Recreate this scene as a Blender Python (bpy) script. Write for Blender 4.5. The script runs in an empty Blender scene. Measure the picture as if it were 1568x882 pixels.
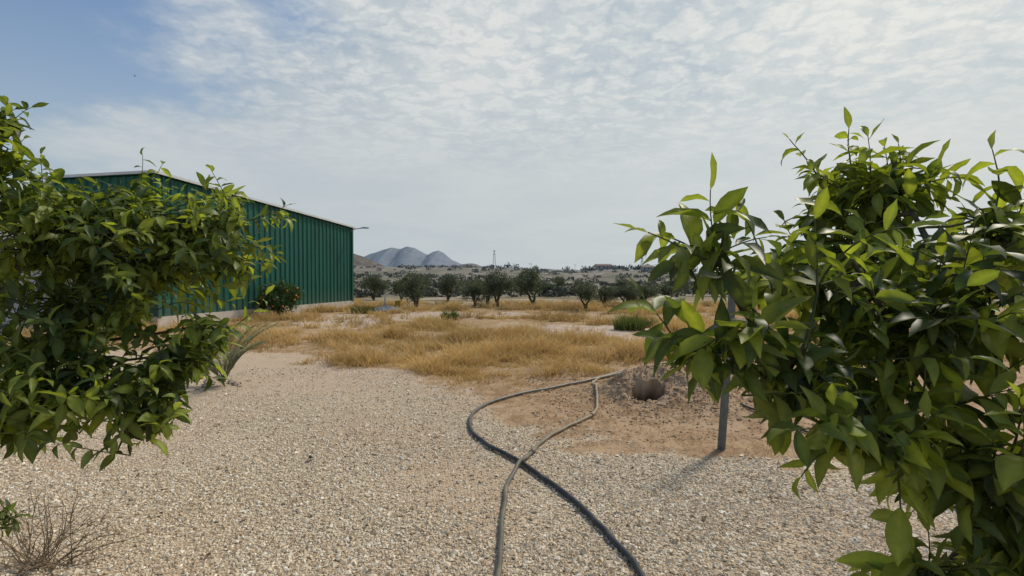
import bpy, math, numpy as np
from mathutils import Vector
rng = np.random.default_rng(11)
scene = bpy.context.scene
COL = scene.collection

# ------------------------------------------------------------------ helpers
def sm(a, b, x):
    t = np.clip((np.asarray(x, float) - a) / (b - a), 0, 1)
    return t * t * (3 - 2 * t)

def _h(ix, iy, seed):
    n = (ix.astype(np.int64) * 374761393 + iy.astype(np.int64) * 668265263 + seed * 1442695041) & 0x7fffffff
    n = ((n ^ (n >> 13)) * 1274126177) & 0x7fffffff
    n = n ^ (n >> 16)
    return (n & 0xffff) / 65535.0

def vn(x, y, seed=0):
    x = np.asarray(x, float); y = np.asarray(y, float)
    ix = np.floor(x); iy = np.floor(y); fx = x - ix; fy = y - iy
    fx = fx * fx * (3 - 2 * fx); fy = fy * fy * (3 - 2 * fy)
    a = _h(ix, iy, seed); b = _h(ix + 1, iy, seed); c = _h(ix, iy + 1, seed); d = _h(ix + 1, iy + 1, seed)
    return (a * (1 - fx) + b * fx) * (1 - fy) + (c * (1 - fx) + d * fx) * fy

def fbm(x, y, seed=0, o=4):
    s = 0; a = .5; t = 0
    for i in range(o):
        s = s + a * vn(x * 2 ** i + 17 * i, y * 2 ** i - 9 * i, seed + i); t += a; a *= .5
    return s / t

class MB:
    def __init__(s): s.v = []; s.f = []; s.m = []; s.c = []; s.n = 0
    def add(s, v, faces, mat=0, col=(1, 1, 1)):
        v = np.asarray(v, float).reshape(-1, 3)
        if not isinstance(faces, list): faces = [faces]
        for fa in faces:
            fa = np.asarray(fa, np.int64)
            s.f.append(fa + s.n); s.m.append(np.full(len(fa), mat))
        c = np.asarray(col, float)
        if c.ndim == 1: c = np.tile(c, (len(v), 1))
        s.c.append(c); s.v.append(v); s.n += len(v)
    def build(s, name, mats, smooth=False, link=True):
        me = bpy.data.meshes.new(name)
        v = np.concatenate(s.v); me.vertices.add(len(v)); me.vertices.foreach_set("co", v.ravel())
        loops = np.concatenate([f.ravel() for f in s.f])
        tot = np.concatenate([np.full(len(f), f.shape[1]) for f in s.f])
        st = np.concatenate([[0], np.cumsum(tot)[:-1]])
        me.loops.add(len(loops)); me.loops.foreach_set("vertex_index", loops.astype(np.int32))
        me.polygons.add(len(tot)); me.polygons.foreach_set("loop_start", st.astype(np.int32))
        me.polygons.foreach_set("material_index", np.concatenate(s.m).astype(np.int32))
        me.polygons.foreach_set("use_smooth", np.full(len(tot), bool(smooth)))
        a = me.attributes.new("col", 'FLOAT_COLOR', 'POINT')
        c = np.concatenate(s.c); c = np.concatenate([c, np.ones((len(c), 1))], 1)
        a.data.foreach_set("color", c.ravel())
        me.update(calc_edges=True)
        for m in mats: me.materials.append(m)
        ob = bpy.data.objects.new(name, me)
        if link: COL.objects.link(ob)
        return ob

def box(mb, c, ax, ay, az, mat=0, col=(1, 1, 1)):
    c = np.array(c, float); ax = np.array(ax, float); ay = np.array(ay, float); az = np.array(az, float)
    v = [c + i * ax + j * ay + k * az for k in (-1, 1) for j in (-1, 1) for i in (-1, 1)]
    f = [[0, 2, 3, 1], [4, 5, 7, 6], [0, 1, 5, 4], [2, 6, 7, 3], [0, 4, 6, 2], [1, 3, 7, 5]]
    mb.add(v, np.array(f), mat, col)

def tube(mb, pts, rad, sides=6, mat=0, col=(1, 1, 1), cap=False):
    pts = np.array(pts, float); n = len(pts); rad = np.broadcast_to(np.array(rad, float), (n,))
    tan = np.gradient(pts, axis=0); tan /= np.linalg.norm(tan, axis=1)[:, None] + 1e-9
    ref = np.array([0.31, 0.17, 0.93]) if abs(tan[0] @ np.array([0.31, 0.17, 0.93])) < .85 else np.array([1., 0, 0])
    u = np.cross(tan, ref); u /= np.linalg.norm(u, axis=1)[:, None] + 1e-9
    w = np.cross(tan, u)
    a = np.arange(sides) / sides * 2 * np.pi
    v = pts[:, None] + rad[:, None, None] * (np.cos(a)[None, :, None] * u[:, None] + np.sin(a)[None, :, None] * w[:, None])
    i = np.arange(n - 1)[:, None] * sides; j = np.arange(sides)[None]; j2 = (j + 1) % sides
    f = np.stack([i + j, i + j2, i + sides + j2, i + sides + j], -1).reshape(-1, 4)
    fs = [f]
    if cap: fs += [np.arange(sides)[None, ::-1], (np.arange(sides) + (n - 1) * sides)[None]]
    mb.add(v.reshape(-1, 3), fs, mat, col)

def smoothpath(p, n):
    p = np.array(p, float)
    P = np.vstack([2 * p[0] - p[1], p, 2 * p[-1] - p[-2]])
    out = []
    for k in np.linspace(0, len(p) - 1 - 1e-6, n):
        i = int(k); t = k - i; a, b, c, d = P[i:i + 4]
        out.append(.5 * ((2 * b) + (c - a) * t + (2 * a - 5 * b + 4 * c - d) * t * t + (3 * b - a - 3 * c + d) * t ** 3))
    return np.array(out)

# ------------------------------------------------------------------ node helpers
class NT:
    def __init__(s, tree): s.t = tree; s.t.nodes.clear()
    def n(s, typ, **k):
        nd = s.t.nodes.new(typ)
        for a, b in k.items(): setattr(nd, a, b)
        return nd
    def put(s, inp, val):
        if isinstance(val, bpy.types.NodeSocket): s.t.links.new(val, inp)
        elif isinstance(val, bpy.types.Node): s.t.links.new(val.outputs[0], inp)
        elif val is not None:
            if isinstance(val, tuple) and len(val) == 3 and inp.type == 'RGBA': val = (*val, 1)
            inp.default_value = val
    def math(s, op, a, b=None, c=None, clamp=False):
        nd = s.n('ShaderNodeMath', operation=op, use_clamp=clamp)
        s.put(nd.inputs[0], a)
        if b is not None: s.put(nd.inputs[1], b)
        if c is not None: s.put(nd.inputs[2], c)
        return nd.outputs[0]
    def mix(s, f, a, b, blend='MIX'):
        nd = s.n('ShaderNodeMix', data_type='RGBA', blend_type=blend)
        s.put(nd.inputs[0], f); s.put(nd.inputs[6], a); s.put(nd.inputs[7], b)
        return nd.outputs[2]
    def noise(s, vec, scale, detail=4, rough=.55, dist=0, col=False, dim='3D'):
        nd = s.n('ShaderNodeTexNoise', noise_dimensions=dim); s.put(nd.inputs['Vector'], vec)
        nd.inputs['Scale'].default_value = scale; nd.inputs['Detail'].default_value = detail
        nd.inputs['Roughness'].default_value = rough; nd.inputs['Distortion'].default_value = dist
        return nd.outputs[1 if col else 0]
    def range(s, v, a, b, c=0, d=1, smooth=True):
        nd = s.n('ShaderNodeMapRange', interpolation_type='SMOOTHSTEP' if smooth else 'LINEAR')
        s.put(nd.inputs[0], v)
        for i, q in enumerate((a, b, c, d)): s.put(nd.inputs[i + 1], q)
        return nd.outputs[0]
    def ramp(s, f, stops):
        nd = s.n('ShaderNodeValToRGB'); e = nd.color_ramp.elements
        while len(e) < len(stops): e.new(.5)
        for i, (p, c) in enumerate(stops): e[i].position = p; e[i].color = (*c, 1)
        s.put(nd.inputs[0], f); return nd.outputs[0]
    def bump(s, h, strength=.5, dist=.01, normal=None):
        nd = s.n('ShaderNodeBump'); nd.inputs['Strength'].default_value = strength
        nd.inputs['Distance'].default_value = dist; s.put(nd.inputs['Height'], h)
        if normal is not None: s.put(nd.inputs['Normal'], normal)
        return nd.outputs[0]

def mat(name):
    m = bpy.data.materials.new(name); m.use_nodes = True
    return m, NT(m.node_tree)

def finish(nt, color, rough=.9, spec=.2, normal=None, metallic=0, trans=None, transf=0):
    p = nt.n('ShaderNodeBsdfPrincipled')
    nt.put(p.inputs['Base Color'], color); nt.put(p.inputs['Roughness'], rough)
    p.inputs['Specular IOR Level'].default_value = spec; p.inputs['Metallic'].default_value = metallic
    if normal is not None: nt.put(p.inputs['Normal'], normal)
    sh = p.outputs[0]
    if trans is not None:
        t = nt.n('ShaderNodeBsdfTranslucent'); nt.put(t.inputs[0], trans)
        mx = nt.n('ShaderNodeMixShader'); mx.inputs[0].default_value = transf
        nt.t.links.new(sh, mx.inputs[1]); nt.t.links.new(t.outputs[0], mx.inputs[2]); sh = mx.outputs[0]
    o = nt.n('ShaderNodeOutputMaterial'); nt.t.links.new(sh, o.inputs[0])

def simple(name, color, var=.15, scale=8, rough=.85, spec=.2, bump=0, bscale=40, metallic=0):
    m, nt = mat(name); tc = nt.n('ShaderNodeTexCoord').outputs['Object']
    n1 = nt.noise(tc, scale, 3)
    c = nt.mix(nt.range(n1, .3, .7), tuple(q * (1 - var) for q in color), tuple(min(1, q * (1 + var)) for q in color))
    nrm = nt.bump(nt.noise(tc, bscale, 3), bump, .01) if bump else None
    finish(nt, c, rough, spec, nrm, metallic); return m

def attrcol(nt):
    a = nt.n('ShaderNodeAttribute', attribute_name='col'); return a.outputs['Color']

def attr_mat(name, rough=.8, spec=.2, trans=0, tmul=(1.6, 2.0, .7)):
    m, nt = mat(name); c = attrcol(nt)
    if trans: finish(nt, c, rough, spec, trans=nt.mix(1.0, c, tmul, 'MULTIPLY'), transf=trans)
    else: finish(nt, c, rough, spec)
    return m

# ------------------------------------------------------------------ zones
HX, HY = 1.64, 6.08          # centre of the dug pit
def y_gravel(x): return np.interp(x, [-20, -6.5, -4.8, -3.2, -1.44, -.8, -.3, 0, .68, 1.4, 2.6, 4, 20],
                                  [10.6, 10.3, 9.8, 9.4, 7.9, 6.9, 5.8, 5.2, 4.7, 4.2, 4.45, 4.2, 4.0])
def y_grass(x): return np.interp(x, [-20, -6.5, -4.8, -3.2, -1.44, -.8, .6, 1.1, 2, 4, 20],
                                 [10.6, 10.3, 9.8, 9.4, 7.9, 6.9, 6.8, 7.4, 8.2, 9.0, 9.2])
def gravelmask(x, y):
    n = (fbm(x * .9, y * .9, 3) - .5) * 2.0 + (fbm(x * 5, y * 5, 8) - .5) * 1.3
    return 1 - sm(-.45, .55, y + n - y_gravel(x))
def palemask(x, y):
    n = (fbm(x * .6, y * .6, 21) - .5) * 1.9
    a = 1 - sm(.6, 1.1, np.hypot((x - 1.2) / 4.8, (y - 14.6) / 3.0) + n)
    b = 1 - sm(.6, 1.1, np.hypot((x - 3.8) / 2.2, (y - 11.0) / 1.0) + n)
    c = (1 - sm(.6, 1.1, np.hypot((x + .5) / 7, (y - 20.8) / 2.0) + n)) * .85
    d = (1 - sm(.6, 1.1, np.hypot((x + 5.0) / 2.4, (y - 18.0) / 3.4) + n)) * .8
    return np.maximum(np.maximum(a, b), np.maximum(c, d))
def grassmask(x, y):
    n = (fbm(x * .7, y * .7, 5) - .5) * 2.2
    g = sm(-.2, .7, y + n - y_grass(x))
    pat = sm(.43, .57, fbm(x * .6, y * .9, 33))
    dens = np.where(y < 11.8, .14 + .86 * pat, pat * .65 + .02)
    return g * dens * (1 - .96 * palemask(x, y))
def E(x): return np.interp(x, [-400, -80, -14, 10, 37, 48, 60, 90, 140, 400], [7, 6.4, 5.8, 5.0, 4.6, 5.4, 4.9, 3.2, 3.0, 4])
def pitmask(x, y):
    hr = np.hypot((x - HX) / 1.25, (y - HY) / .95)
    return 1 - sm(.11, .185, hr + .13 * (fbm(x * 7, y * 7, 2) - .5))
def hgt(x, y):
    x = np.asarray(x, float); y = np.asarray(y, float)
    r = E(x * 250 / np.maximum(y, 120)) * sm(38, 255, y) * (1 - sm(290, 420, y))
    t = r + (fbm(x / 38, y / 22, 40, 5) - .5) * 3.0 * sm(55, 120, y) * (1 - sm(280, 400, y))
    st = np.floor(t / .7) * .7 + .7 * sm(.6, .95, t / .7 - np.floor(t / .7))
    k = .65 * sm(55, 90, y) * (1 - sm(280, 400, y)); t = t * (1 - k) + st * k
    small = (fbm(x * 1.3, y * 1.3, 50) - .5) * .07 * sm(5, 9, y) * (1 - sm(40, 60, y))
    dx = x - 2.02; dy = y - 6.55
    m = .36 * np.exp(-(dx * dx / .50 + dy * dy / .22)) * (1 + .4 * (fbm(x * 5, y * 5, 60) - .5))
    m += .12 * np.exp(-((x - 1.42) ** 2 / .10 + (y - 6.4) ** 2 / .08))
    m += .12 * np.exp(-((x - 2.3) ** 2 / .5 + (y - 5.8) ** 2 / .25))
    m += (fbm(x * 9, y * 9, 61) - .5) * .14 * np.exp(-(dx * dx / 1.4 + dy * dy / 1.0))
    m += (fbm(x * 22, y * 22, 62, 2) - .5) * .05 * np.exp(-(dx * dx / 1.0 + dy * dy / .8))
    return t + small + m - .45 * pitmask(x, y)

# ------------------------------------------------------------------ ground sheet
def axis(lo, hi, step, far, g=1.22):
    a = list(np.arange(lo, hi, step)); s = step; p = a[-1]
    while p < far: s *= g; p += s; a.append(p)
    s = step; p = a[0]; pre = []
    while p > -far: s *= g; p -= s; pre.append(p)
    return np.array(pre[::-1] + a)
xs = axis(0.8, 3.2, .02, 6000, 1.06)
ys = axis(5.2, 7.3, .02, 8000, 1.03); ys = np.concatenate([ys[ys < 5.2][::3], ys[ys >= 5.2]])
X, Y = np.meshgrid(xs, ys); Z = hgt(X, Y)
nx, ny = len(xs), len(ys)
i = np.arange(ny - 1)[:, None] * nx; j = np.arange(nx - 1)[None]
F = np.stack([i + j, i + j + 1, i + nx + j + 1, i + nx + j], -1).reshape(-1, 4)
g = MB()
g.add(np.stack([X, Y, Z], -1), F, 0, np.stack([gravelmask(X, Y), np.clip(grassmask(X, Y), 0, 1), palemask(X, Y)], -1).reshape(-1, 3))

m, nt = mat("ground_material"); tc = nt.n('ShaderNodeTexCoord').outputs['Object']
sep = nt.n('ShaderNodeSeparateColor'); nt.put(sep.inputs[0], attrcol(nt))
R, G, B = sep.outputs
pit = nt.n('ShaderNodeAttribute', attribute_name='pit_shade').outputs['Fac']
pos = nt.n('ShaderNodeSeparateXYZ'); nt.put(pos.inputs[0], tc)
vo = nt.n('ShaderNodeTexVoronoi', feature='F1', voronoi_dimensions='2D'); nt.put(vo.inputs['Vector'], tc); vo.inputs['Scale'].default_value = 60
sc = nt.n('ShaderNodeSeparateColor'); nt.put(sc.inputs[0], vo.outputs['Color'])
grav = nt.ramp(sc.outputs[0], [(0, (.36, .265, .165)), (.35, (.55, .435, .295)), (.7, (.67, .55, .39)), (1, (.80, .72, .57))])
grav = nt.mix(nt.range(vo.outputs['Distance'], .35, .7, 0, .7), grav, (.20, .145, .09))
big = nt.noise(tc, .7, 4, .6, dim='2D')
grav = nt.mix(nt.range(big, .42, .68, 0, .5), grav, (.52, .365, .235))
far = nt.range(pos.outputs[1], 4.0, 9)
grav = nt.mix(nt.math('MULTIPLY', far, .55), grav, (.57, .43, .31))
n2 = nt.noise(tc, 4, 5, .65, dim='2D'); n3 = nt.noise(tc, 30, 3, .6, dim='2D')
soil = nt.mix(nt.range(n2, .35, .65), (.28, .18, .11), (.44, .31, .20))
soil = nt.mix(nt.range(n3, .42, .66, 0, .6), soil, (.50, .345, .18))
soil = nt.mix(pit, soil, (.045, .022, .012))  # shade inside the pit is painted into the soil colour
straw = nt.mix(nt.range(n2, .35, .65), (.28, .19, .095), (.48, .35, .17))
pale = nt.mix(nt.range(n2, .35, .65), (.42, .32, .24), (.57, .47, .38))
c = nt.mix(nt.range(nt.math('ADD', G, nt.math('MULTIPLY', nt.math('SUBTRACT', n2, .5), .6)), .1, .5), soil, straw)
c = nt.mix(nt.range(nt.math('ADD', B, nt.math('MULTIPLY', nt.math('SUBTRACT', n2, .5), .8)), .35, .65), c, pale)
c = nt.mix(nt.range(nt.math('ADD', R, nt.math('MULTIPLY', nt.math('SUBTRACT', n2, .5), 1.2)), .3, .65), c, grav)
mp = nt.n('ShaderNodeMapping'); nt.put(mp.inputs[0], tc); mp.inputs['Scale'].default_value = (.10, .30, 1)
pl = nt.ramp(nt.noise(mp.outputs[0], 1.2, 5, .65, dim='2D'), [(.36, (.15, .125, .075)), (.47, (.27, .21, .125)), (.56, (.35, .285, .19)), (.66, (.45, .375, .29))])
c = nt.mix(nt.range(pos.outputs[1], 22, 30), c, pl)
mp2 = nt.n('ShaderNodeMapping'); nt.put(mp2.inputs[0], tc); mp2.inputs['Scale'].default_value = (.045, .075, .5)
hs = nt.ramp(nt.noise(mp2.outputs[0], 1.6, 6, .72, dim='2D'), [(.34, (.11, .115, .075)), (.45, (.165, .155, .105)), (.55, (.23, .20, .15)), (.66, (.36, .32, .26))])
c = nt.mix(nt.range(pos.outputs[1], 32, 48), c, hs)
c = nt.mix(nt.range(pos.outputs[1], 50, 280, 0, .65), c, (.235, .24, .235))  # distance haze painted into the ground colour, stronger farther back
hv = nt.math('MULTIPLY', nt.math('SUBTRACT', 1, vo.outputs['Distance']), R)
hgtn = nt.math('ADD', nt.math('MULTIPLY', hv, .8), nt.math('MULTIPLY', n3, .6))
finish(nt, c, .95, .05, nt.bump(hgtn, .9, .012))
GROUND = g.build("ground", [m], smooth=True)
da = GROUND.data.attributes.new("pit_shade", 'FLOAT', 'POINT'); da.data.foreach_set("value", sm(.12, .55, pitmask(X, Y)).ravel())  # mask for the painted pit shade

# ------------------------------------------------------------------ gravel pebbles
octv = np.array([[1, 0, 0], [-1, 0, 0], [0, 1, 0], [0, -1, 0], [0, 0, 1], [0, 0, -1]], float)
octf = np.array([[0, 2, 4], [2, 1, 4], [1, 3, 4], [3, 0, 4], [2, 0, 5], [1, 2, 5], [3, 1, 5], [0, 3, 5]])
def pebbles(name, N, xr, yr, size, cols, maskf, dens):
    y = rng.uniform(yr[0], yr[1], N * 3)
    x = rng.uniform(-1, 1, N * 3) * (y * 1.12 + .3) if xr is None else rng.uniform(xr[0], xr[1], N * 3)
    keep = rng.uniform(0, 1, N * 3) < maskf(x, y) * dens(x, y)
    x = x[keep][:N]; y = y[keep][:N]; n = len(x)
    s = size * rng.lognormal(0, .38, n)
    v = octv[None] * (s[:, None, None] * rng.uniform(.65, 1.25, (n, 6, 1))) * np.array([1.15, .95, .65])
    v += rng.normal(0, .18, (n, 6, 3)) * s[:, None, None]
    a = rng.uniform(0, 6.28, n); ca, sa = np.cos(a)[:, None], np.sin(a)[:, None]
    vx = v[..., 0] * ca - v[..., 1] * sa; vy = v[..., 0] * sa + v[..., 1] * ca
    v = np.stack([vx + x[:, None], vy + y[:, None], v[..., 2] + (hgt(x, y) + s * .2)[:, None]], -1)
    f = (octf[None] + (np.arange(n) * 6)[:, None, None]).reshape(-1, 3)
    k = rng.uniform(0, 1, n); cols = np.array(cols)
    c = np.stack([np.interp(k, np.linspace(0, 1, len(cols)), cols[:, q]) for q in range(3)], 1) * rng.uniform(.85, 1.12, (n, 1))
    mb = MB(); mb.add(v, f, 0, np.repeat(c, 6, 0)); return mb.build(name, [PEB])
PEB = attr_mat("pebble_material", .9, .12)
pebbles("gravel", 130000, None, (1.9, 8.5), .0072,
        [(.38, .285, .18), (.57, .45, .305), (.65, .53, .375), (.70, .595, .44), (.86, .80, .66)],
        lambda x, y: gravelmask(x, y) * (.35 + .65 * sm(.3, .5, fbm(x * 1.1, y * 1.1, 77))),
        lambda x, y: np.clip(2.6 / y, .12, 1))
pebbles("soil_clods", 6000, (.2, 4.0), (4.6, 8.2), .011, [(.34, .23, .145), (.44, .31, .20), (.54, .40, .27)],
        lambda x, y: (1 - gravelmask(x, y)) * (pitmask(x, y) < .05), lambda x, y: .12 + np.exp(-((x - 1.9) ** 2 / .7 + (y - 6.2) ** 2 / .6)))

# ------------------------------------------------------------------ grass
def blades(mb, x, y, z, h, w, lx, ly, col):
    n = len(x); a = rng.uniform(0, np.pi, n); dx = np.cos(a) * w; dy = np.sin(a) * w
    b0 = np.stack([x - dx, y - dy, z], -1); b1 = np.stack([x + dx, y + dy, z], -1)
    mx = x + lx * .35; my = y + ly * .35; mz = z + h * .6
    m0 = np.stack([mx - dx * .7, my - dy * .7, mz], -1); m1 = np.stack([mx + dx * .7, my + dy * .7, mz], -1)
    tp = np.stack([x + lx, y + ly, z + h], -1)
    v = np.stack([b0, b1, m1, m0, tp], 1).reshape(-1, 3); o = (np.arange(n) * 5)[:, None]
    cc = np.repeat(col, 5, 0) * np.tile(np.array([.6, .6, .95, .95, 1.1]), n)[:, None]
    mb.add(v, [o + np.array([[0, 1, 2, 3]]), o + np.array([[3, 2, 4]])], 0, cc)
GR = attr_mat("dry_grass_material", .85, .15, trans=.3, tmul=(1.15, 1.05, .8))
mb = MB()
N = 80000
ty = rng.uniform(0, 1, N) ** 1.35 * 24 + 6.2; tx = rng.uniform(-1, 1, N) * (ty * .85 + 1.5)
k = rng.uniform(0, 1, N) < grassmask(tx, ty) * np.where(ty < 13, 1, .6)
tx, ty = tx[k], ty[k]
tx, ty = tx[:13500], ty[:13500]
sz = (.10 + 1.8 * sm(.25, .75, fbm(tx * 1.1, ty * 1.1, 91))) * rng.uniform(.55, 1.25, len(tx))
nb = 15
x = np.repeat(tx, nb) + rng.normal(0, .075, len(tx) * nb); y = np.repeat(ty, nb) + rng.normal(0, .075, len(tx) * nb)
s = np.repeat(sz, nb); h = s * rng.uniform(.07, .25, len(x)) + .02
ang = np.repeat(rng.uniform(0, 6.28, len(tx)), nb) + rng.normal(0, 1.3, len(x)); ln = h * rng.uniform(.3, 1.6, len(x))
kk = rng.uniform(0, 1, (len(x), 1)); tone = np.repeat(fbm(tx * .6, ty * .6, 15), nb)[:, None]
col = (np.array([[.50, .335, .13]]) * (1 - kk) + np.array([[.74, .56, .27]]) * kk) * (.6 + .75 * tone)
blades(mb, x, y, hgt(x, y) - .01, h, .0028 + .0003 * y, np.cos(ang) * ln, np.sin(ang) * ln, col)
N = 46000
y = rng.uniform(4.2, 10.5, N); x = rng.uniform(-5.5, 6, N)
k = rng.uniform(0, 1, N) < np.clip((1 - gravelmask(x, y)) * .9 * sm(.35, .6, fbm(x * 1.2, y * 1.2, 71)) + .015, 0, 1) * (np.hypot(x - HX, y - HY) > .36)
x, y = x[k], y[k]; a = rng.uniform(0, 6.28, len(x)); ln = rng.uniform(.03, .12, len(x))
col = np.array([[.58, .405, .195]]) * rng.uniform(.6, 1.15, (len(x), 1))
blades(mb, x, y, hgt(x, y) + .006, rng.uniform(.0, .04, len(x)), .003, np.cos(a) * ln, np.sin(a) * ln, col)
mb.build("dry_grass", [GR])

def tuft(name, x0, y0, r, hh, n, c1, c2):
    mb = MB(); a = rng.uniform(0, 6.28, n); q = np.sqrt(rng.uniform(0, 1, n)) * r
    x = x0 + np.cos(a) * q; y = y0 + np.sin(a) * q; h = hh * rng.uniform(.5, 1, n) * (1.1 - .5 * q / r)
    k = rng.uniform(0, 1, (n, 1)); col = np.array([c1]) * (1 - k) + np.array([c2]) * k
    blades(mb, x, y, hgt(x, y) - .01, h, .012, np.cos(a) * h * .4 + rng.normal(0, .04, n), np.sin(a) * h * .4, col)
    return mb.build(name, [GR])
tuft("green_grass_clump", -2.2, 18.0, .28, .48, 350, (.06, .11, .03), (.14, .20, .05))
tuft("green_grass_clump", 3.35, 14.6, .42, .62, 500, (.08, .13, .035), (.19, .24, .07))
tuft("green_grass_clump", 4.1, 15.4, .3, .40, 260, (.07, .11, .04), (.16, .20, .07))
tuft("green_grass_clump", -6.3, 21.5, .45, .50, 350, (.07, .12, .035), (.15, .19, .06))

# ------------------------------------------------------------------ leaves
TS = np.array([0, .12, .3, .5, .7, .87, 1.0]); WS = np.array([.06, .50, .90, 1.0, .78, .36, .02])
def leaves(mb, base, d, up, L, W, curl, fold, col, mat=1):
    n = len(base); d = d / (np.linalg.norm(d, axis=1)[:, None] + 1e-9)
    side = np.cross(d, up); side /= np.linalg.norm(side, axis=1)[:, None] + 1e-9
    nrm = np.cross(side, d)
    ph = rng.uniform(0, 6.28, n); v = np.zeros((n, 7, 3, 3))
    for k, (t, w) in enumerate(zip(TS, WS)):
        ang = curl * t
        fx = np.where(np.abs(curl) < 1e-3, t, np.sin(ang) / np.where(np.abs(curl) < 1e-3, 1, curl))
        fz = -np.where(np.abs(curl) < 1e-3, 0, (1 - np.cos(ang)) / np.where(np.abs(curl) < 1e-3, 1, curl))
        mid = base + d * (L * fx)[:, None] + nrm * (L * fz)[:, None]
        hw = (W * w)[:, None]; wav = np.sin(ph + t * 9)[:, None] * .20 * hw
        v[:, k, 1] = mid
        v[:, k, 0] = mid - side * hw * np.cos(fold)[:, None] + nrm * (hw * np.sin(fold)[:, None] + wav)
        v[:, k, 2] = mid + side * hw * np.cos(fold)[:, None] + nrm * (hw * np.sin(fold)[:, None] - wav)
    o = (np.arange(n) * 21)[:, None]
    f = np.array([[3 * k + q, 3 * k + q + 1, 3 * k + 4 + q, 3 * k + 3 + q] for k in range(6) for q in range(2)])
    fs = (o[:, :, None] + f[None]).reshape(-1, 4)
    cc = np.repeat(col, 21, 0) * np.tile(np.tile([.92, 1.35, .92], 7), n)[:, None]
    mb.add(v, fs, mat, cc)

LEAF, nt = mat("citrus_leaf_material")
c = attrcol(nt); tc = nt.n('ShaderNodeTexCoord').outputs['Object']
c2 = nt.mix(nt.range(nt.noise(tc, 45, 2), .35, .7, 0, .45), c, nt.mix(1.0, c, (.65, .68, .65), 'MULTIPLY'))
finish(nt, c2, .46, .30, None, trans=nt.mix(1.0, c2, (2.5, 2.4, .8), 'MULTIPLY'), transf=.38)
BARK = simple("bark_material", (.085, .075, .05), .35, 30, .9, .1, .6, 60)
TWIG = simple("twig_material", (.08, .09, .035), .3, 20, .7, .2)

class Citrus:
    def __init__(s, leafL, young=.25): s.mb = MB(); s.B = []; s.D = []; s.U = []; s.L = []; s.C = []; s.leafL = leafL; s.young = young
    def shoot(s, p, d, length, nl, r=.0028, yng=None):
        n = 9; pts = [np.array(p, float)]; d = np.array(d, float); d /= np.linalg.norm(d)
        bend = rng.normal(0, .12, 3); droop = rng.uniform(-.02, .10)
        for i in range(n - 1):
            d = d + bend * .35 + rng.normal(0, .05, 3) + np.array([0, 0, -droop]); d /= np.linalg.norm(d)
            pts.append(pts[-1] + d * length / (n - 1))
        pts = np.array(pts); tube(s.mb, pts, np.linspace(r, r * .45, n), 5, 2)
        if yng is None: yng = rng.uniform() < s.young
        tone = rng.uniform(.7, 1.2); ph = rng.uniform(0, 6.28)
        for k in range(nl):
            t = .08 + .92 * (k + rng.uniform(-.3, .3)) / max(nl - 1, 1); t = min(max(t, 0), 1)
            q = t * (n - 1); i = min(int(q), n - 2); b = pts[i] * (1 - q + i) + pts[i + 1] * (q - i)
            tg = pts[i + 1] - pts[i]; tg /= np.linalg.norm(tg)
            a = ph + k * 2.4; u = np.cross(tg, [.2, .1, 1]); u /= np.linalg.norm(u); w = np.cross(tg, u)
            rad = np.cos(a) * u + np.sin(a) * w
            dd = rad * rng.uniform(.7, 1.1) + tg * rng.uniform(.3, .9) + np.array([0, 0, -rng.uniform(-.1, .75)])
            if k == nl - 1: dd = tg + rad * .2
            s.B.append(b); s.D.append(dd); s.U.append(np.array([0, 0, 1]) + rng.normal(0, .42, 3) + tg * .3)
            s.L.append(s.leafL * rng.uniform(.55, 1.25) * (1 - .35 * max(0, t - .75) / .25))
            if yng: c = np.array([.185, .225, .045])
            else:
                kk = rng.uniform() ** 1.3; c = np.array([.046, .074, .024]) * (1 - kk) + np.array([.135, .172, .042]) * kk
            s.C.append(c * tone * rng.uniform(.8, 1.15))
    def limb(s, a, b, r0, r1, sag=.05):
        a = np.array(a, float); b = np.array(b, float); m = (a + b) / 2 + rng.normal(0, .1, 3) * np.linalg.norm(b - a) * .6 + np.array([0, 0, -sag])
        p = smoothpath([a, m, b], 10); tube(s.mb, p, np.linspace(r0, r1, 10), 7, 0); return p
    def clump(s, root, c, r, n, sl, nl, out=1.0, up=.35, wild=.0):
        c = np.array(c, float); r = np.array(r, float)
        p = s.limb(root, c, .010, .005)
        for k in range(n):
            q = rng.normal(0, 1, 3); q /= np.linalg.norm(q); q = q * rng.uniform(.15, 1) ** .6
            L = sl * rng.uniform(.7, 1.35); ext = 0
            if rng.uniform() < wild: q *= 1 / (np.linalg.norm(q) + .01); L *= 1.35; ext = .09
            tip = c + q * (r + ext)
            d = q * out + np.array([0, 0, up]) + rng.normal(0, .3, 3); d /= np.linalg.norm(d)
            st = tip - d * L * .7
            j = p[np.argmin(np.linalg.norm(p - st, axis=1) + rng.uniform(0, .08, len(p)))]
            pts = smoothpath([j, (j + st) / 2 + rng.normal(0, .02, 3), st], 6)
            tube(s.mb, pts, np.linspace(.004, .003, 6), 5, 2)
            s.shoot(st, d, L, nl)
    def done(s, name, wr=(.155, .225)):
        n = len(s.B); L = np.array(s.L)
        leaves(s.mb, np.array(s.B), np.array(s.D), np.array(s.U), L, L * rng.uniform(wr[0], wr[1], n),
               rng.uniform(-.1, 1.9, n), rng.uniform(.1, .75, n), np.array(s.C), 1)
        return s.mb.build(name, [BARK, LEAF, TWIG], smooth=True)

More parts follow.
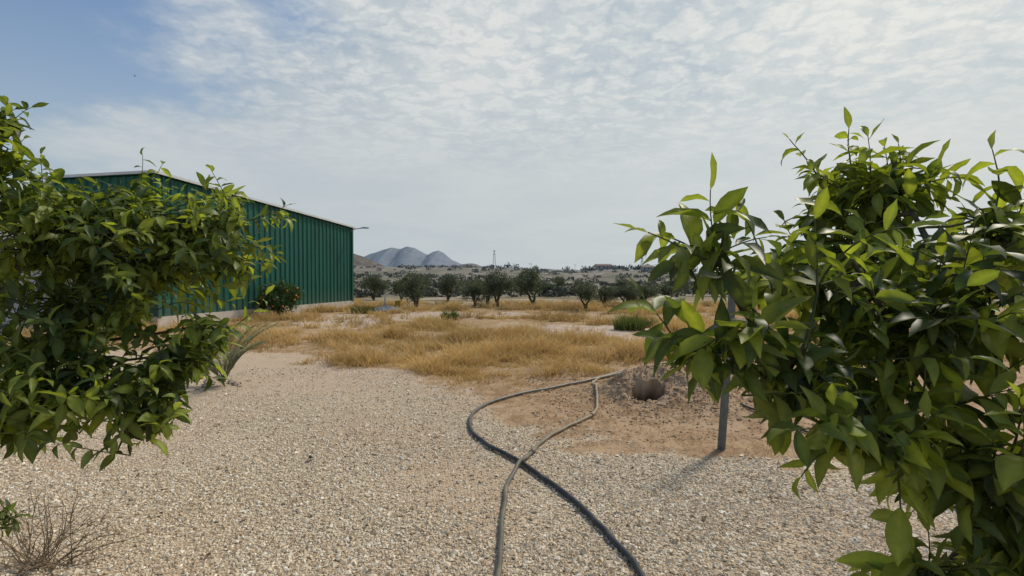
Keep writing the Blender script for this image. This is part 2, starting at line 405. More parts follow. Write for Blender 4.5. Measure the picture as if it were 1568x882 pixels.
# right-hand lemon tree (close to the camera)
rng = np.random.default_rng(424)
T = Citrus(.120, .42)
tr = smoothpath([(1.36, 1.42, -.05), (1.33, 1.40, .45), (1.28, 1.42, .85), (1.30, 1.50, 1.15), (1.36, 1.62, 1.5), (1.42, 1.85, 1.78)], 26)
tube(T.mb, tr, np.linspace(.045, .006, 26), 9, 0)
tr2 = smoothpath([tr[12], (1.12, 1.36, 1.0), (.92, 1.33, 1.15), (.72, 1.28, 1.3)], 12); tube(T.mb, tr2, np.linspace(.016, .006, 12), 7, 0)
tr3 = smoothpath([tr[14], (1.10, 1.42, 1.3), (.96, 1.45, 1.55)], 10); tube(T.mb, tr3, np.linspace(.014, .006, 10), 7, 0)
for c, r, n, sl, nl, root in [
    ((1.40, 2.0, 1.84), (.21, .25, .17), 32, .18, 10, tr[24]),
    ((1.30, 2.0, 1.62), (.24, .25, .18), 30, .18, 10, tr[22]),
    ((1.74, 2.0, 1.58), (.28, .3, .20), 32, .19, 10, tr[22]),
    ((.86, 1.5, 1.50), (.16, .2, .14), 8, .21, 10, tr3[8]),
    ((1.05, 1.6, 1.42), (.2, .2, .16), 14, .19, 10, tr3[6]),
    ((.47, 1.22, 1.58), (.06, .08, .08), 5, .19, 9, tr2[11]),
    ((.51, 1.22, 1.36), (.12, .1, .06), 8, .17, 9, tr2[11]),
    ((.70, 1.3, 1.28), (.16, .18, .13), 12, .19, 10, tr2[10]),
    ((1.06, 1.4, 1.26), (.26, .28, .23), 31, .20, 10, tr2[5]),
    ((1.30, 1.4, 1.42), (.20, .25, .22), 24, .20, 10, tr[18]),
    ((.84, 1.22, 1.15), (.16, .14, .06), 9, .17, 9, tr2[6]),
    ((1.18, 1.3, 1.05), (.16, .2, .15), 22, .19, 10, tr[13]),
    ((1.26, 1.25, .88), (.10, .15, .12), 13, .17, 9, tr[10]),
    ((1.00, 1.22, .80), (.12, .1, .03), 6, .16, 9, tr[9]),
    ((1.62, 1.65, 1.66), (.14, .2, .12), 13, .2, 9, tr[20])]:
    T.clump(root, c, r, n, sl, nl, wild=.08)
for p, d, L, nl in [((.52, 1.24, 1.48), (-.35, -.02, .8), .24, 11), ((.80, 1.34, 1.46), (.02, 0, 1), .30, 11), ((.66, 1.28, 1.42), (-.15, 0, 1), .24, 10),
                    ((.60, 1.2, 1.38), (-.9, 0, .15), .22, 11), ((1.6, 1.7, 1.72), (.2, 0, 1), .22, 9), ((1.2, 2, 1.88), (-.5, 0, .8), .2, 8),
                    ((1.32, 2, 1.92), (-.2, 0, 1), .16, 9), ((1.5, 2, 1.88), (.1, 0, 1), .16, 8), ((.78, 1.2, 1.2), (-.2, 0, -.5), .2, 9), ((.9, 1.2, 1.12), (.1, 0, -.6), .2, 9),
                    ((.50, 1.2, 1.52), (-.7, 0, .35), .20, 10), ((1.20, 1.22, .80), (-.9, -.1, .05), .30, 10), ((.84, 1.4, 1.48), (.35, 0, .9), .26, 10), ((1.55, 1.5, 1.6), (.1, -.1, 1), .26, 9)]:
    T.shoot(p, d, L, nl, .0035, True)
    a = np.array(p); j = np.vstack([tr2, tr3, tr]); j = j[np.argmin(np.linalg.norm(j - a, axis=1))]
    tube(T.mb, smoothpath([j, (j + a) / 2 + np.array([0, 0, -.02]), a], 6), np.linspace(.006, .0035, 6), 5, 2)
T.done("lemon_tree")

# left-hand orange tree
T = Citrus(.098, .42)
tr = smoothpath([(-2.75, 2.5, -.05), (-2.7, 2.48, .5), (-2.62, 2.5, 1.0), (-2.5, 2.5, 1.4), (-2.3, 2.5, 1.75)], 22)
tube(T.mb, tr, np.linspace(.07, .02, 22), 9, 0)
for c, r, n, sl, nl, root in [
    ((-1.98, 2.6, 1.84), (.50, .35, .13), 86, .18, 10, tr[20]),
    ((-1.54, 2.6, 1.78), (.27, .28, .15), 46, .18, 10, tr[20]),
    ((-2.22, 2.4, 1.74), (.34, .35, .18), 62, .18, 10, tr[18]),
    ((-1.85, 2.5, 1.58), (.44, .35, .16), 66, .18, 10, tr[18]),
    ((-1.42, 2.6, 1.62), (.17, .28, .08), 18, .19, 10, tr[18]),
    ((-1.98, 2.35, 1.38), (.38, .35, .16), 62, .19, 10, tr[16]),
    ((-2.10, 2.3, 1.18), (.34, .35, .20), 54, .19, 10, tr[13]),
    ((-2.32, 2.3, 2.06), (.12, .2, .22), 32, .19, 10, tr[21]),
    ((-1.82, 2.15, 1.07), (.30, .28, .13), 46, .18, 10, tr[12]),
    ((-1.50, 2.25, 1.16), (.18, .22, .12), 28, .18, 10, tr[12]),
    ((-1.42, 2.4, 1.28), (.14, .18, .05), 12, .17, 9, tr[13]),
    ((-1.54, 2.1, .95), (.17, .15, .10), 18, .18, 10, tr[10]),
    ((-2.0, 2.0, .99), (.24, .2, .11), 28, .18, 10, tr[11])]:
    T.clump(root, c, r, n, sl, nl, wild=.22)
T.done("orange_tree")

T = Citrus(.07, .2)
T.clump((-2.75, 2.45, .2), (-2.52, 2.5, .34), (.10, .1, .05), 6, .14, 8)
T.done("young_citrus_plant")
mb = MB()
for k in range(34):
    a = rng.uniform(0, 6.28); d = np.array([np.cos(a) * .8 + .3, np.sin(a) * .6, rng.uniform(.25, 1.0)]); d /= np.linalg.norm(d)
    p = [np.array([-2.45 + rng.normal(0, .05), 2.62 + rng.normal(0, .04), 0])]
    for q in range(8): d = d + rng.normal(0, .16, 3); d /= np.linalg.norm(d); p.append(p[-1] + d * rng.uniform(.035, .06))
    p = np.array(p); tube(mb, p, np.linspace(.0035, .0012, 9), 4, 0)
    for q in range(5):
        i = rng.integers(2, 8); e = d + rng.normal(0, .6, 3); e /= np.linalg.norm(e)
        tube(mb, [p[i], p[i] + e * .05, p[i] + e * .1 + rng.normal(0, .012, 3)], [.0018, .0014, .001], 4, 0)
mb.build("dry_twig_shrub", [simple("dry_twig_material", (.20, .15, .10), .3, 30)])

# ------------------------------------------------------------------ young palm
mb = MB(); cx, cy = -4.0, 7.1
for k in range(19):
    a = k * 2.4 + rng.normal(0, .15); el = rng.uniform(.85, 1.42); L = rng.uniform(.7, 1.05)
    d = np.array([np.cos(a) * math.cos(el), np.sin(a) * math.cos(el), math.sin(el)]); p = [np.array([cx, cy, 0.05])]
    for q in range(13):
        d = d + np.array([np.cos(a) * .03, np.sin(a) * .03, -.02 - .008 * q]); d /= np.linalg.norm(d); p.append(p[-1] + d * L / 13)
    p = np.array(p); tube(mb, p, np.linspace(.009, .003, 14), 5, 1, (.2, .22, .1))
    for t in np.linspace(2.5, 12.9, 30):
        i = int(t); b = p[i] * (1 - t + i) + p[min(i + 1, 13)] * (t - i); tg = p[min(i + 1, 13)] - p[i]; tg /= np.linalg.norm(tg)
        sd = np.cross(tg, [0, 0, 1]); sd /= np.linalg.norm(sd) + 1e-9; up = np.cross(sd, tg)
        for sg in (-1, 1):
            dd = tg * .75 + sd * sg * .85 + up * .35 + rng.normal(0, .1, 3); dd /= np.linalg.norm(dd); ll = .20 * (1 - .45 * abs(t - 7) / 7) * rng.uniform(.85, 1.1)
            w = up * .0038
            col = np.array([.19, .20, .12]) * rng.uniform(.7, 1.3)
            mb.add([b - w, b + w, b + dd * ll * .5 + w * 1.1, b + dd * ll * .5 - w * 1.1, b + dd * ll + np.array([0, 0, -.02])], [np.array([[0, 1, 2, 3]]), np.array([[3, 2, 4]])], 0, col)
mb.build("young_palm", [attr_mat("palm_leaf_material", .55, .3, trans=.2, tmul=(1.3, 1.5, .8)), simple("palm_stem_material", (.2, .2, .09))])
mb = MB()
for k in range(12):
    a = rng.uniform(0, 6.28); r = rng.uniform(.12, .35); s = rng.uniform(.03, .08)
    v = octv * s * rng.uniform(.7, 1.2, (6, 1)) * np.array([1.2, 1, .7]) + np.array([cx + np.cos(a) * r, cy + np.sin(a) * r, s * .3])
    mb.add(v, octf, 0, (.4, .33, .26))
mb.build("rocks", [PEB])

# ------------------------------------------------------------------ olive trees
OL = attr_mat("olive_leaf_material", .6, .25, trans=.2, tmul=(1.3, 1.5, .8))
def olive(name, seed, nclump=120, nleaf=44, leaf=.055):
    global rng
    old = rng; rng = np.random.default_rng(seed); mb = MB()
    nf = rng.integers(2, 4)
    for k in range(nf):
        a = k * 6.28 / nf + rng.normal(0, .4); e = np.array([np.cos(a) * .4, np.sin(a) * .4, 1.15])
        p = smoothpath([(0, 0, -.08), (np.cos(a) * .04, np.sin(a) * .04, .25), (np.cos(a) * .16, np.sin(a) * .16, .6), e], 9)
        tube(mb, p + np.concatenate([np.zeros((1, 3)), rng.normal(0, .018, (8, 3))]), np.linspace(.075, .02, 9), 7, 1)
    nl = 8; th = rng.uniform(0, 6.28, nl)
    lobes = np.stack([np.cos(th) * rng.uniform(.1, .62, nl), np.sin(th) * rng.uniform(.1, .62, nl), rng.uniform(.72, 1.4, nl)], 1)
    lobes[:2, :2] *= .4; lr = rng.uniform(.26, .46, nl)
    for k in range(nclump):
        li = rng.integers(0, nl); l = lobes[li]; q = rng.normal(0, 1, 3); q /= np.linalg.norm(q)
        c = l + q * lr[li] * rng.uniform(.3, 1) ** .5
        c[2] = max(c[2], .33 + rng.uniform(0, .15)); n = nleaf
        P = c + rng.normal(0, .08, (n, 3)); D = rng.normal(0, 1, (n, 3)) + q * .8 + np.array([0, 0, .2]); D /= np.linalg.norm(D, axis=1)[:, None]
        S = np.cross(D, rng.normal(0, 1, (n, 3))); S /= np.linalg.norm(S, axis=1)[:, None]
        L = leaf * rng.uniform(.8, 1.8, n)[:, None]; W = L * .22
        v = np.stack([P, P + D * L * .5 + S * W, P + D * L, P + D * L * .5 - S * W], 1).reshape(-1, 3)
        tone = rng.uniform(.6, 1.2); kk = rng.uniform(0, 1, (n, 1))
        col = (np.array([.075, .092, .050]) * (1 - kk) + np.array([.160, .180, .115]) * kk) * tone
        mb.add(v, np.arange(n * 4).reshape(-1, 4), 0, np.repeat(col, 4, 0))
    rng = old
    return mb.build(name, [OL, BARK], link=False)
variants = [olive("olive_tree_mesh", 100 + k) for k in range(5)]
def put_olive(x, y, h, w, k, name="olive_tree"):
    ob = bpy.data.objects.new(name, variants[k % 5].data); COL.objects.link(ob)
    ob.location = (x, y, float(hgt(x, y))); ob.rotation_euler = (0, 0, k * 1.7); ob.scale = (w / 1.7, w / 1.7, h / 1.72); return ob
for k, (x, y, h, w) in enumerate([(-4.6, 24.5, 1.9, 1.9), (-3.6, 28.5, 1.6, 1.9), (-6.5, 30, 1.55, 1.6), (-1.85, 25.5, 1.45, 1.5), (-.75, 26.3, 1.85, 1.9),
        (-1.35, 28.4, 1.7, 1.6), (1.05, 25.2, 1.9, 2.2), (3.3, 23, 1.4, 1.75), (4.6, 25.6, 1.25, 1.7), (5.5, 24.6, 1.15, 1.8), (7.0, 27, 1.3, 1.9), (-9.2, 34, 1.6, 1.9),
        (-2.8, 37, 1.4, 2.2), (8.9, 29, 1.3, 1.9), (-7.4, 43, 1.7, 2.5), (2.6, 41, 1.3, 2.2), (10.6, 33, 1.5, 2), (13.4, 31, 1.5, 2.2),
        (-12.5, 46, 1.8, 2.4), (9.5, 44, 1.4, 2.2), (-3.9, 52, 1.6, 2.6), (5.4, 56, 1.5, 2.5), (17, 41, 1.7, 2.4), (-10.2, 30, 1.2, 1.4)]):
    put_olive(x, y, h, w, k)

# hillside shrubs: one object
mb = MB(); N = 2500
y = 38 + 206 * rng.uniform(0, 1, N) ** 1.25; x = rng.uniform(-.62, 1.1, N) * y
k = fbm(x / 12, y / 12, 13) > .46; x, y = x[k], y[k]
for a, b in zip(x, y):
    s = rng.uniform(.25, .8) * (1 + b / 300); n = 26; P = rng.normal(0, 1, (n, 3)); P /= np.linalg.norm(P, axis=1)[:, None]
    P = P * np.array([s, s, s * .55]) * rng.uniform(.5, 1, (n, 1)) + np.array([a, b, float(hgt(a, b)) + s * .35])
    D = rng.normal(0, 1, (n, 3)); D /= np.linalg.norm(D, axis=1)[:, None]; S = np.cross(D, rng.normal(0, 1, (n, 3))); S /= np.linalg.norm(S, axis=1)[:, None]
    l = s * .33; v = np.stack([P - D * l, P + S * l * .6, P + D * l, P - S * l * .6], 1).reshape(-1, 3)
    hz = min(.85, b / 210); c = (np.array([.11, .115, .07]) * rng.uniform(.7, 1.4)) * (1 - hz) + np.array([.235, .24, .235]) * hz  # shrub colour blends to painted haze with distance
    mb.add(v, np.arange(n * 4).reshape(-1, 4), 0, c)
mb.build("hillside_shrubs", [attr_mat("scrub_material", .9, .1)])
mb = MB()
for k in range(44):
    a = rng.uniform(36, 66) if k < 34 else rng.uniform(-30, 110); b = rng.uniform(236, 250); s = rng.uniform(.8, 1.7); n = 70
    P = rng.normal(0, 1, (n, 3)) * np.array([.55, .5, .38]) * s + np.array([a, b, float(hgt(a, b)) + s * .8])
    D = rng.normal(0, 1, (n, 3)); S = rng.normal(0, 1, (n, 3)); l = .3
    v = np.stack([P - D * l, P + S * l * .7, P + D * l, P - S * l * .7], 1).reshape(-1, 3)
    mb.add(v, np.arange(n * 4).reshape(-1, 4), 0, (.19, .205, .19))
    tube(mb, [(a, b, float(hgt(a, b)) - .3), (a, b, float(hgt(a, b)) + s * .8)], [.15, .1], 5, 0, (.15, .14, .12))
mb.build("distant_tree_line", [attr_mat("distant_tree_material", .9, .1)])

# ------------------------------------------------------------------ mountains
def mountain(name, yc, depth, prof, col, seed, rough, var=.1):
    prof = np.array(prof, float); xa = np.linspace(prof[0, 0], prof[-1, 0], 220); ya = np.linspace(-1, 1, 60)
    X, V = np.meshgrid(xa, ya); P = np.interp(X, prof[:, 0], prof[:, 1])
    sc = (prof[-1, 0] - prof[0, 0])
    rn = 1 - np.abs(2 * fbm(X / sc * 22, V * 2 + 5, seed, 4) - 1)
    Zm = P * (1 - np.abs(V) ** 1.25) - rough * (1 - rn) * (np.abs(V) ** .5) * 2.2 + rough * .3 * (fbm(X / sc * 60, V * 9, seed + 9, 3) - .5)
    Yv = yc + V * depth + (fbm(X / sc * 9, V * 0, seed + 3) - .5) * depth * .3
    mb = MB(); nx, ny = 220, 60; i = np.arange(ny - 1)[:, None] * nx; j = np.arange(nx - 1)[None]
    F = np.stack([i + j, i + j + 1, i + nx + j + 1, i + nx + j], -1).reshape(-1, 4)
    mb.add(np.stack([X, Yv, Zm - 2], -1), F, 0)
    m, nt = mat(name + "_material"); tc = nt.n('ShaderNodeTexCoord').outputs['Object']
    c = nt.mix(nt.range(nt.noise(tc, 60 / sc, 5, .7), .38, .62), tuple(q * (1 - var) for q in col), tuple(q * (1 + var) for q in col))
    finish(nt, c, .95, .0); return mb.build(name, [m], smooth=True)
f = 2500 / 784
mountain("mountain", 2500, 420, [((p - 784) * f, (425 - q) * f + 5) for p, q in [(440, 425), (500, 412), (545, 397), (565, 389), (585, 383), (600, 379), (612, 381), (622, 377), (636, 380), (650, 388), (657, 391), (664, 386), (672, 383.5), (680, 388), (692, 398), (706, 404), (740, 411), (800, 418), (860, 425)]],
         (.225, .258, .295), 5, 9, .08)  # pale bluish base colour has the distance haze painted in
f = 700 / 784
mountain("dark_hill", 700, 120, [((p - 784) * f, (425 - q) * f + 2) for p, q in [(250, 425), (380, 392), (480, 382), (537, 384), (556, 390), (580, 401), (600, 409), (640, 419), (670, 426)]],
         (.15, .14, .125), 8, 4, .2)
f = 520 / 784
mountain("low_ridge", 520, 80, [((p - 784) * f, (425 - q) * f + 2.5) for p, q in [(520, 425), (570, 412), (610, 407), (650, 405), (700, 405), (716, 402), (728, 402), (740, 407), (765, 413), (820, 416), (900, 417), (1000, 418), (1100, 420), (1300, 418), (1500, 412), (1800, 418)]],
         (.19, .19, .18), 12, 2.0, .15)

# ------------------------------------------------------------------ pylons
STEEL = simple("galvanised_steel_material", (.30, .32, .34), .1, 5, .5, .4)
def pylon(x, y, h, name="electricity_pylon"):
    mb = MB(); z0 = float(hgt(x, y)) - 1; b = h * .09
    def leg(t): return b * (1 - t) + b * .18 * t
    cs = [(-1, -1), (1, -1), (1, 1), (-1, 1)]
    for sx, sy in cs: tube(mb, [(x + sx * leg(0), y + sy * leg(0), z0), (x + sx * leg(1), y + sy * leg(1), z0 + h)], .07, 4, 0)
    N = 7
    for k in range(N):
        t0, t1 = k / N, (k + 1) / N
        for q in range(4):
            a, c = cs[q], cs[(q + 1) % 4]
            tube(mb, [(x + a[0] * leg(t0), y + a[1] * leg(t0), z0 + h * t0), (x + c[0] * leg(t1), y + c[1] * leg(t1), z0 + h * t1)], .03, 4, 0)
            tube(mb, [(x + c[0] * leg(t0), y + c[1] * leg(t0), z0 + h * t0), (x + a[0] * leg(t1), y + a[1] * leg(t1), z0 + h * t1)], .03, 4, 0)
    for t in (.78, .95):
        for s in (-1, 1):
            tube(mb, [(x, y, z0 + h * t), (x + s * h * .08, y, z0 + h * t)], .05, 4, 0)
            tube(mb, [(x, y, z0 + h * (t + .04)), (x + s * h * .08, y, z0 + h * t)], .04, 4, 0)
    mb.build(name, [STEEL])
pylon(-8.9, 258, 10.0); pylon(65.5, 258, 10)
for x, h in [(9.5, 3.4), (31, 3.6), (84, 4.2), (47, 3.4)]:
    mb = MB(); z = float(hgt(x, 252)); tube(mb, [(x, 252, z - 1), (x, 252, z + h)], .07, 5, 0); tube(mb, [(x - .7, 252, z + h * .93), (x + .7, 252, z + h * .93)], .05, 4, 0)
    mb.build("utility_pole", [STEEL])

# ------------------------------------------------------------------ green warehouse
def greenmat():
    m, nt = mat("green_sheet_material"); tc = nt.n('ShaderNodeTexCoord').outputs['Object']
    mp = nt.n('ShaderNodeMapping'); nt.put(mp.inputs[0], tc); mp.inputs['Scale'].default_value = (5, 5, .35)
    n = nt.noise(mp.outputs[0], 1.0, 4, .6)
    c = nt.mix(nt.range(n, .3, .7), (.008, .075, .052), (.014, .108, .076))
    p = nt.n('ShaderNodeSeparateXYZ'); nt.put(p.inputs[0], tc)
    dust = nt.math('MULTIPLY', nt.range(p.outputs[2], .3, 1.1, .30, 0), n)
    c = nt.mix(dust, c, (.25, .22, .17))
    finish(nt, c, .5, .25); return m
GREEN = greenmat()
WHITE = simple("white_trim_material", (.60, .61, .60), .06, 3, .5, .3)
CONC = simple("concrete_material", (.50, .45, .39), .15, 3, .9, .1, .3, 30)
def root(name):
    e = bpy.data.objects.new(name, None); COL.objects.link(e); return e
def corr(mb, C, e, nrm, L, H0, H1, z0, pitch=.30, dep=.04, mat=0):
    s = 0; pts = []
    while s < L:
        for q, o in ((0, 0), (.55, 0), (.66, 1), (.88, 1)): pts.append((s + q * pitch, o * dep))
        s += pitch
    pts = [(a, o) for a, o in pts if a <= L] + [(L, 0)]
    v = []
    for a, o in pts:
        p = np.array(C) + np.array(e) * a + np.array(nrm) * o; t = a / L
        v += [(p[0], p[1], z0), (p[0], p[1], H0 * (1 - t) + H1 * t)]
    n = len(pts); f = np.array([[2 * k, 2 * k + 2, 2 * k + 3, 2 * k + 1] for k in range(n - 1)])
    mb.add(v, f, mat)
W = root("green_warehouse")
C = np.array([-10.6, 15.3]); e1 = np.array([.2165, .9763]); e2 = np.array([-.9763, .2165]); L1, L2 = 11.1, 4.0
H0, H1 = 4.55, 4.0
mb = MB()
corr(mb, C, e1, -e2, L1, H0, H1, .30); corr(mb, C, e2, -e1, L2, H0, H0, .30)
corr(mb, C + e1 * L1, e2, e1, L2, H1, H1, .30); corr(mb, C + e2 * L2, e1, e2, L1, H0, H1, .30)
o = mb.build("walls", [GREEN]); o.parent = W
def v3(p, z=0): return np.array([p[0], p[1], z])
E1 = v3(e1); E2 = v3(e2); UP = np.array([0, 0, 1.])
mb = MB(); mid = v3(C + e1 * L1 / 2 + e2 * L2 / 2)
box(mb, mid + UP * .12, E1 * (L1 / 2 + .07), E2 * (L2 / 2 + .07), UP * .20); o = mb.build("concrete_plinth", [CONC]); o.parent = W
mb = MB(); sl = np.array([E1[0] * L1 / 2, E1[1] * L1 / 2, (H1 - H0) / 2]); sl *= (L1 / 2 + .15) / (L1 / 2)
box(mb, mid + UP * ((H0 + H1) / 2 + .05), sl, E2 * (L2 / 2 + .12), UP * .03)
o = mb.build("roof", [GREEN]); o.parent = W
mb = MB()
for s in (-1, 1): box(mb, mid + UP * ((H0 + H1) / 2 + .06) + E2 * s * (L2 / 2 + .14), sl * 1.003, E2 * .018, UP * .04)
box(mb, mid - E1 * (L1 / 2 + .16) + UP * (H0 + .07), E1 * .02, E2 * (L2 / 2 + .11), UP * .04)
box(mb, mid + E1 * (L1 / 2 + .16) + UP * (H1 + .05), E1 * .02, E2 * (L2 / 2 + .11), UP * .04)
o = mb.build("roof_trim", [WHITE]); o.parent = W
mb = MB()
for cc, hh in ((C, H0), (C + e1 * L1, H1)): box(mb, v3(cc, (hh + .3) / 2) - E2 * .03, E1 * .06, E2 * .06, UP * (hh - .3) / 2)
o = mb.build("corner_flashing", [GREEN]); o.parent = W
LR = root("wall_lamp"); mb = MB(); q = v3(C + e1 * (L1 - .1), 3.86) - E2 * .04
tube(mb, smoothpath([q, q + np.array([.25, -.02, .10]), q + np.array([.55, -.03, .13])], 8), .022, 6, 0)
o = mb.build("arm", [STEEL]); o.parent = LR
mb = MB(); h = q + np.array([.72, -.03, .15]); vv = []
for sx, w, zt, zb in ((-.20, .05, .03, -.02), (-.05, .10, .055, -.03), (.12, .11, .05, -.035), (.22, .05, .015, -.02)):
    vv += [h + np.array([sx, -w, zb]), h + np.array([sx, w, zb]), h + np.array([sx, w * .7, zt]), h + np.array([sx, -w * .7, zt])]
ff = [[4 * k + a, 4 * k + (a + 1) % 4, 4 * k + 4 + (a + 1) % 4, 4 * k + 4 + a] for k in range(3) for a in range(4)] + [[0, 3, 2, 1], [12, 13, 14, 15]]
mb.add(vv, np.array(ff)); o = mb.build("lamp_head", [WHITE]); o.parent = LR

S = root("metal_shed"); SH = simple("shed_sheet_material", (.42, .44, .46), .12, 1, .5, .3); mb = MB()
C2 = np.array([-13.4, 13.2]); corr(mb, C2, e2, -e1, 6, 3.1, 2.7, 0, .25, .03); corr(mb, C2, e1, -e2, 3.0, 3.1, 3.1, 0, .25, .03)
o = mb.build("walls", [SH]); o.parent = S
mb = MB(); cc = v3(C2 + e2 * 3 + e1 * 1.5, 2.96); box(mb, cc, E1 * 1.7, (E2 * 3.2 + UP * -.21), UP * .03); o = mb.build("roof", [WHITE]); o.parent = S

PLAS = simple("render_wall_material", (.40, .38, .35), .08, 1); TILE = simple("roof_tile_material", (.28, .20, .17), .15, 2); DK = simple("window_glass_material", (.06, .07, .08), .1, 1, .3, .5)
for hx, hy, w in ((40, 226, 3.2), (59, 224, 2.4)):
    FH = root("farmhouse"); z = float(hgt(hx, hy)); mb = MB(); box(mb, (hx, hy, z + .8), (w, 0, 0), (0, 1.6, 0), (0, 0, 1.1)); o = mb.build("walls", [PLAS]); o.parent = FH
    mb = MB(); a = w + .25; mb.add([(hx - a, hy - 1.8, z + 1.91), (hx + a, hy - 1.8, z + 1.91), (hx + a, hy + 1.8, z + 1.91), (hx - a, hy + 1.8, z + 1.91), (hx - a, hy, z + 2.6), (hx + a, hy, z + 2.6)],
           [np.array([[0, 1, 5, 4], [2, 3, 4, 5], [3, 2, 1, 0]]), np.array([[0, 4, 3], [1, 2, 5]])]); o = mb.build("roof", [TILE]); o.parent = FH
    mb = MB()
    for q in (-.55, .1, .6): box(mb, (hx + w * q, hy - 1.61, z + 1.1), (.3, 0, 0), (0, .03, 0), (0, 0, .4))
    o = mb.build("windows", [DK]); o.parent = FH

# ------------------------------------------------------------------ orange bush by the wall
mb = MB(); bx, by = -8.75, 19.3
for k in range(6):
    a = k * 1.05; tube(mb, smoothpath([(bx, by, -.05), (bx + np.cos(a) * .15, by + np.sin(a) * .15, .4), (bx + np.cos(a) * .45, by + np.sin(a) * .45, .95)], 6), np.linspace(.05, .015, 6), 6, 1)
for k in range(230):
    q = rng.normal(0, 1, 3); q /= np.linalg.norm(q); c = np.array([bx, by, .74]) + q * np.array([.72, .65, .52]) * rng.uniform(.2, 1) ** .4 * (1 + .2 * math.sin(3 * math.atan2(q[1], q[0]) + q[2] * 4)); n = 26
    c[2] = max(c[2], .18)
    P = c + rng.normal(0, .075, (n, 3)); D = rng.normal(0, 1, (n, 3)) + q; D /= np.linalg.norm(D, axis=1)[:, None]
    Sx = np.cross(D, rng.normal(0, 1, (n, 3))); Sx /= np.linalg.norm(Sx, axis=1)[:, None]; L = rng.uniform(.06, .1, (n, 1))
    v = np.stack([P, P + D * L * .5 + Sx * L * .25, P + D * L, P + D * L * .5 - Sx * L * .25], 1).reshape(-1, 3)
    mb.add(v, np.arange(n * 4).reshape(-1, 4), 0, np.repeat(np.array([[.04, .07, .022]]) * rng.uniform(.5, 1.7, (n, 1)), 4, 0))
OR = simple("orange_fruit_material", (.65, .22, .02), .1, 30, .45, .4)
for k in range(12):
    a = rng.uniform(-2.6, .2); z = rng.uniform(.35, 1.1); c = np.array([bx + np.cos(a) * .70, by + np.sin(a) * .64, z]); r = .04
    th = np.linspace(0, np.pi, 7); tube(mb, [c + np.array([0, 0, -np.cos(t) * r]) for t in th], np.sin(th) * r + .001, 8, 2)
mb.build("orange_bush", [attr_mat("bush_leaf_material", .5, .35, trans=.25, tmul=(2, 2.4, .8)), BARK, OR])

# ------------------------------------------------------------------ hoses
def hose(pts, r, lift=None):
    p = smoothpath([(x, y, 0) for x, y in pts], 170); z = hgt(p[:, 0], p[:, 1])
    k = np.ones(7) / 7; z = np.maximum(np.convolve(np.pad(z, 3, 'edge'), k, 'valid'), z)
    p[:, 0] += (fbm(np.linspace(0, 14, 170), np.zeros(170) + r * 1000, 4) - .5) * .06
    p[:, 2] = z + r * 1.0 + .006
    if lift is not None:
        d = np.hypot(p[:, 0] - lift[0], p[:, 1] - lift[1]); p[:, 2] += .042 * np.exp(-(d / .16) ** 2)
    mb = MB(); tube(mb, p, r, 12, 0, cap=True)
    return mb, p
def hosemat(name, c1, c2, rough, lo=3.2, hi=6.5):
    m, nt = mat(name); tc = nt.n('ShaderNodeTexCoord').outputs['Object']
    pz = nt.n('ShaderNodeSeparateXYZ'); nt.put(pz.inputs[0], tc)
    dust = nt.math('MULTIPLY', nt.range(pz.outputs[1], lo, hi), .75)
    dust = nt.math('ADD', dust, nt.range(nt.noise(tc, 9, 4), .45, .75, 0, .35), clamp=True)
    finish(nt, nt.mix(dust, c1, c2), rough, .35); return m
mb, _ = hose([(.35, 1.2), (.58, 1.9), (.626, 2.57), (.547, 2.94), (.38, 3.46), (.083, 4.06), (-.225, 4.52), (-.43, 5.11), (-.36, 5.8), (.05, 6.43), (.67, 6.92), (1.30, 7.5), (2.1, 8.2), (3.4, 9.0), (5, 9.6)], .0175)
mb.build("irrigation_hose", [hosemat("black_hose_material", (.03, .036, .038), (.20, .18, .14), .45, 4.2, 7.5)], smooth=True)
mb, p = hose([(-.2, 1.2), (-.09, 1.9), (-.06, 2.57), (-.064, 3.14), (.005, 3.8), (.2, 4.44), (.55, 5.05), (.91, 5.6), (1.04, 6.3), (1.10, 7.0), (1.40, 7.65), (2.3, 8.5), (3.8, 9.8), (5.5, 10.6)], .0155, lift=(.02, 4.0))
for q in (62, 88):
    tube(mb, p[q:q + 3], .021, 12, 0, cap=True)
mb.build("irrigation_hose", [hosemat("olive_hose_material", (.095, .092, .07), (.40, .31, .20), .55)], smooth=True)
mb, _ = hose([(2.5, 5.6), (2.75, 5.2), (2.86, 4.6), (2.85, 3.7), (2.9, 3.1), (3.2, 2.4), (4, 1.8)], .012)
mb.build("irrigation_hose", [hosemat("thin_hose_material", (.03, .03, .03), (.10, .085, .07), .5)], smooth=True)

# ------------------------------------------------------------------ fence post (folded steel profile)
mb = MB(); a = .027
prof = np.array([(-a, -.02), (-a, .02), (-a + .006, .02), (-a + .006, -.013), (a - .006, -.013), (a - .006, .02), (a, .02), (a, -.02)])
v = []
for z, ox in ((-.1, 0), (1.48, .10)):
    for px, py in prof: v.append((1.82 + ox + px, 4.44 + py, z))
ff = [[k, (k + 1) % 8, 8 + (k + 1) % 8, 8 + k] for k in range(8)]
mb.add(v, [np.array(ff), np.arange(8, 16)[None]])
for z in np.arange(.3, 1.4, .28): box(mb, (1.82 + .10 * z / 1.48, 4.44 - .024, z), (.006, 0, 0), (0, .005, 0), (0, 0, .012))
mb.build("metal_fence_post", [simple("post_steel_material", (.13, .14, .13), .2, 12, .65, .25)])

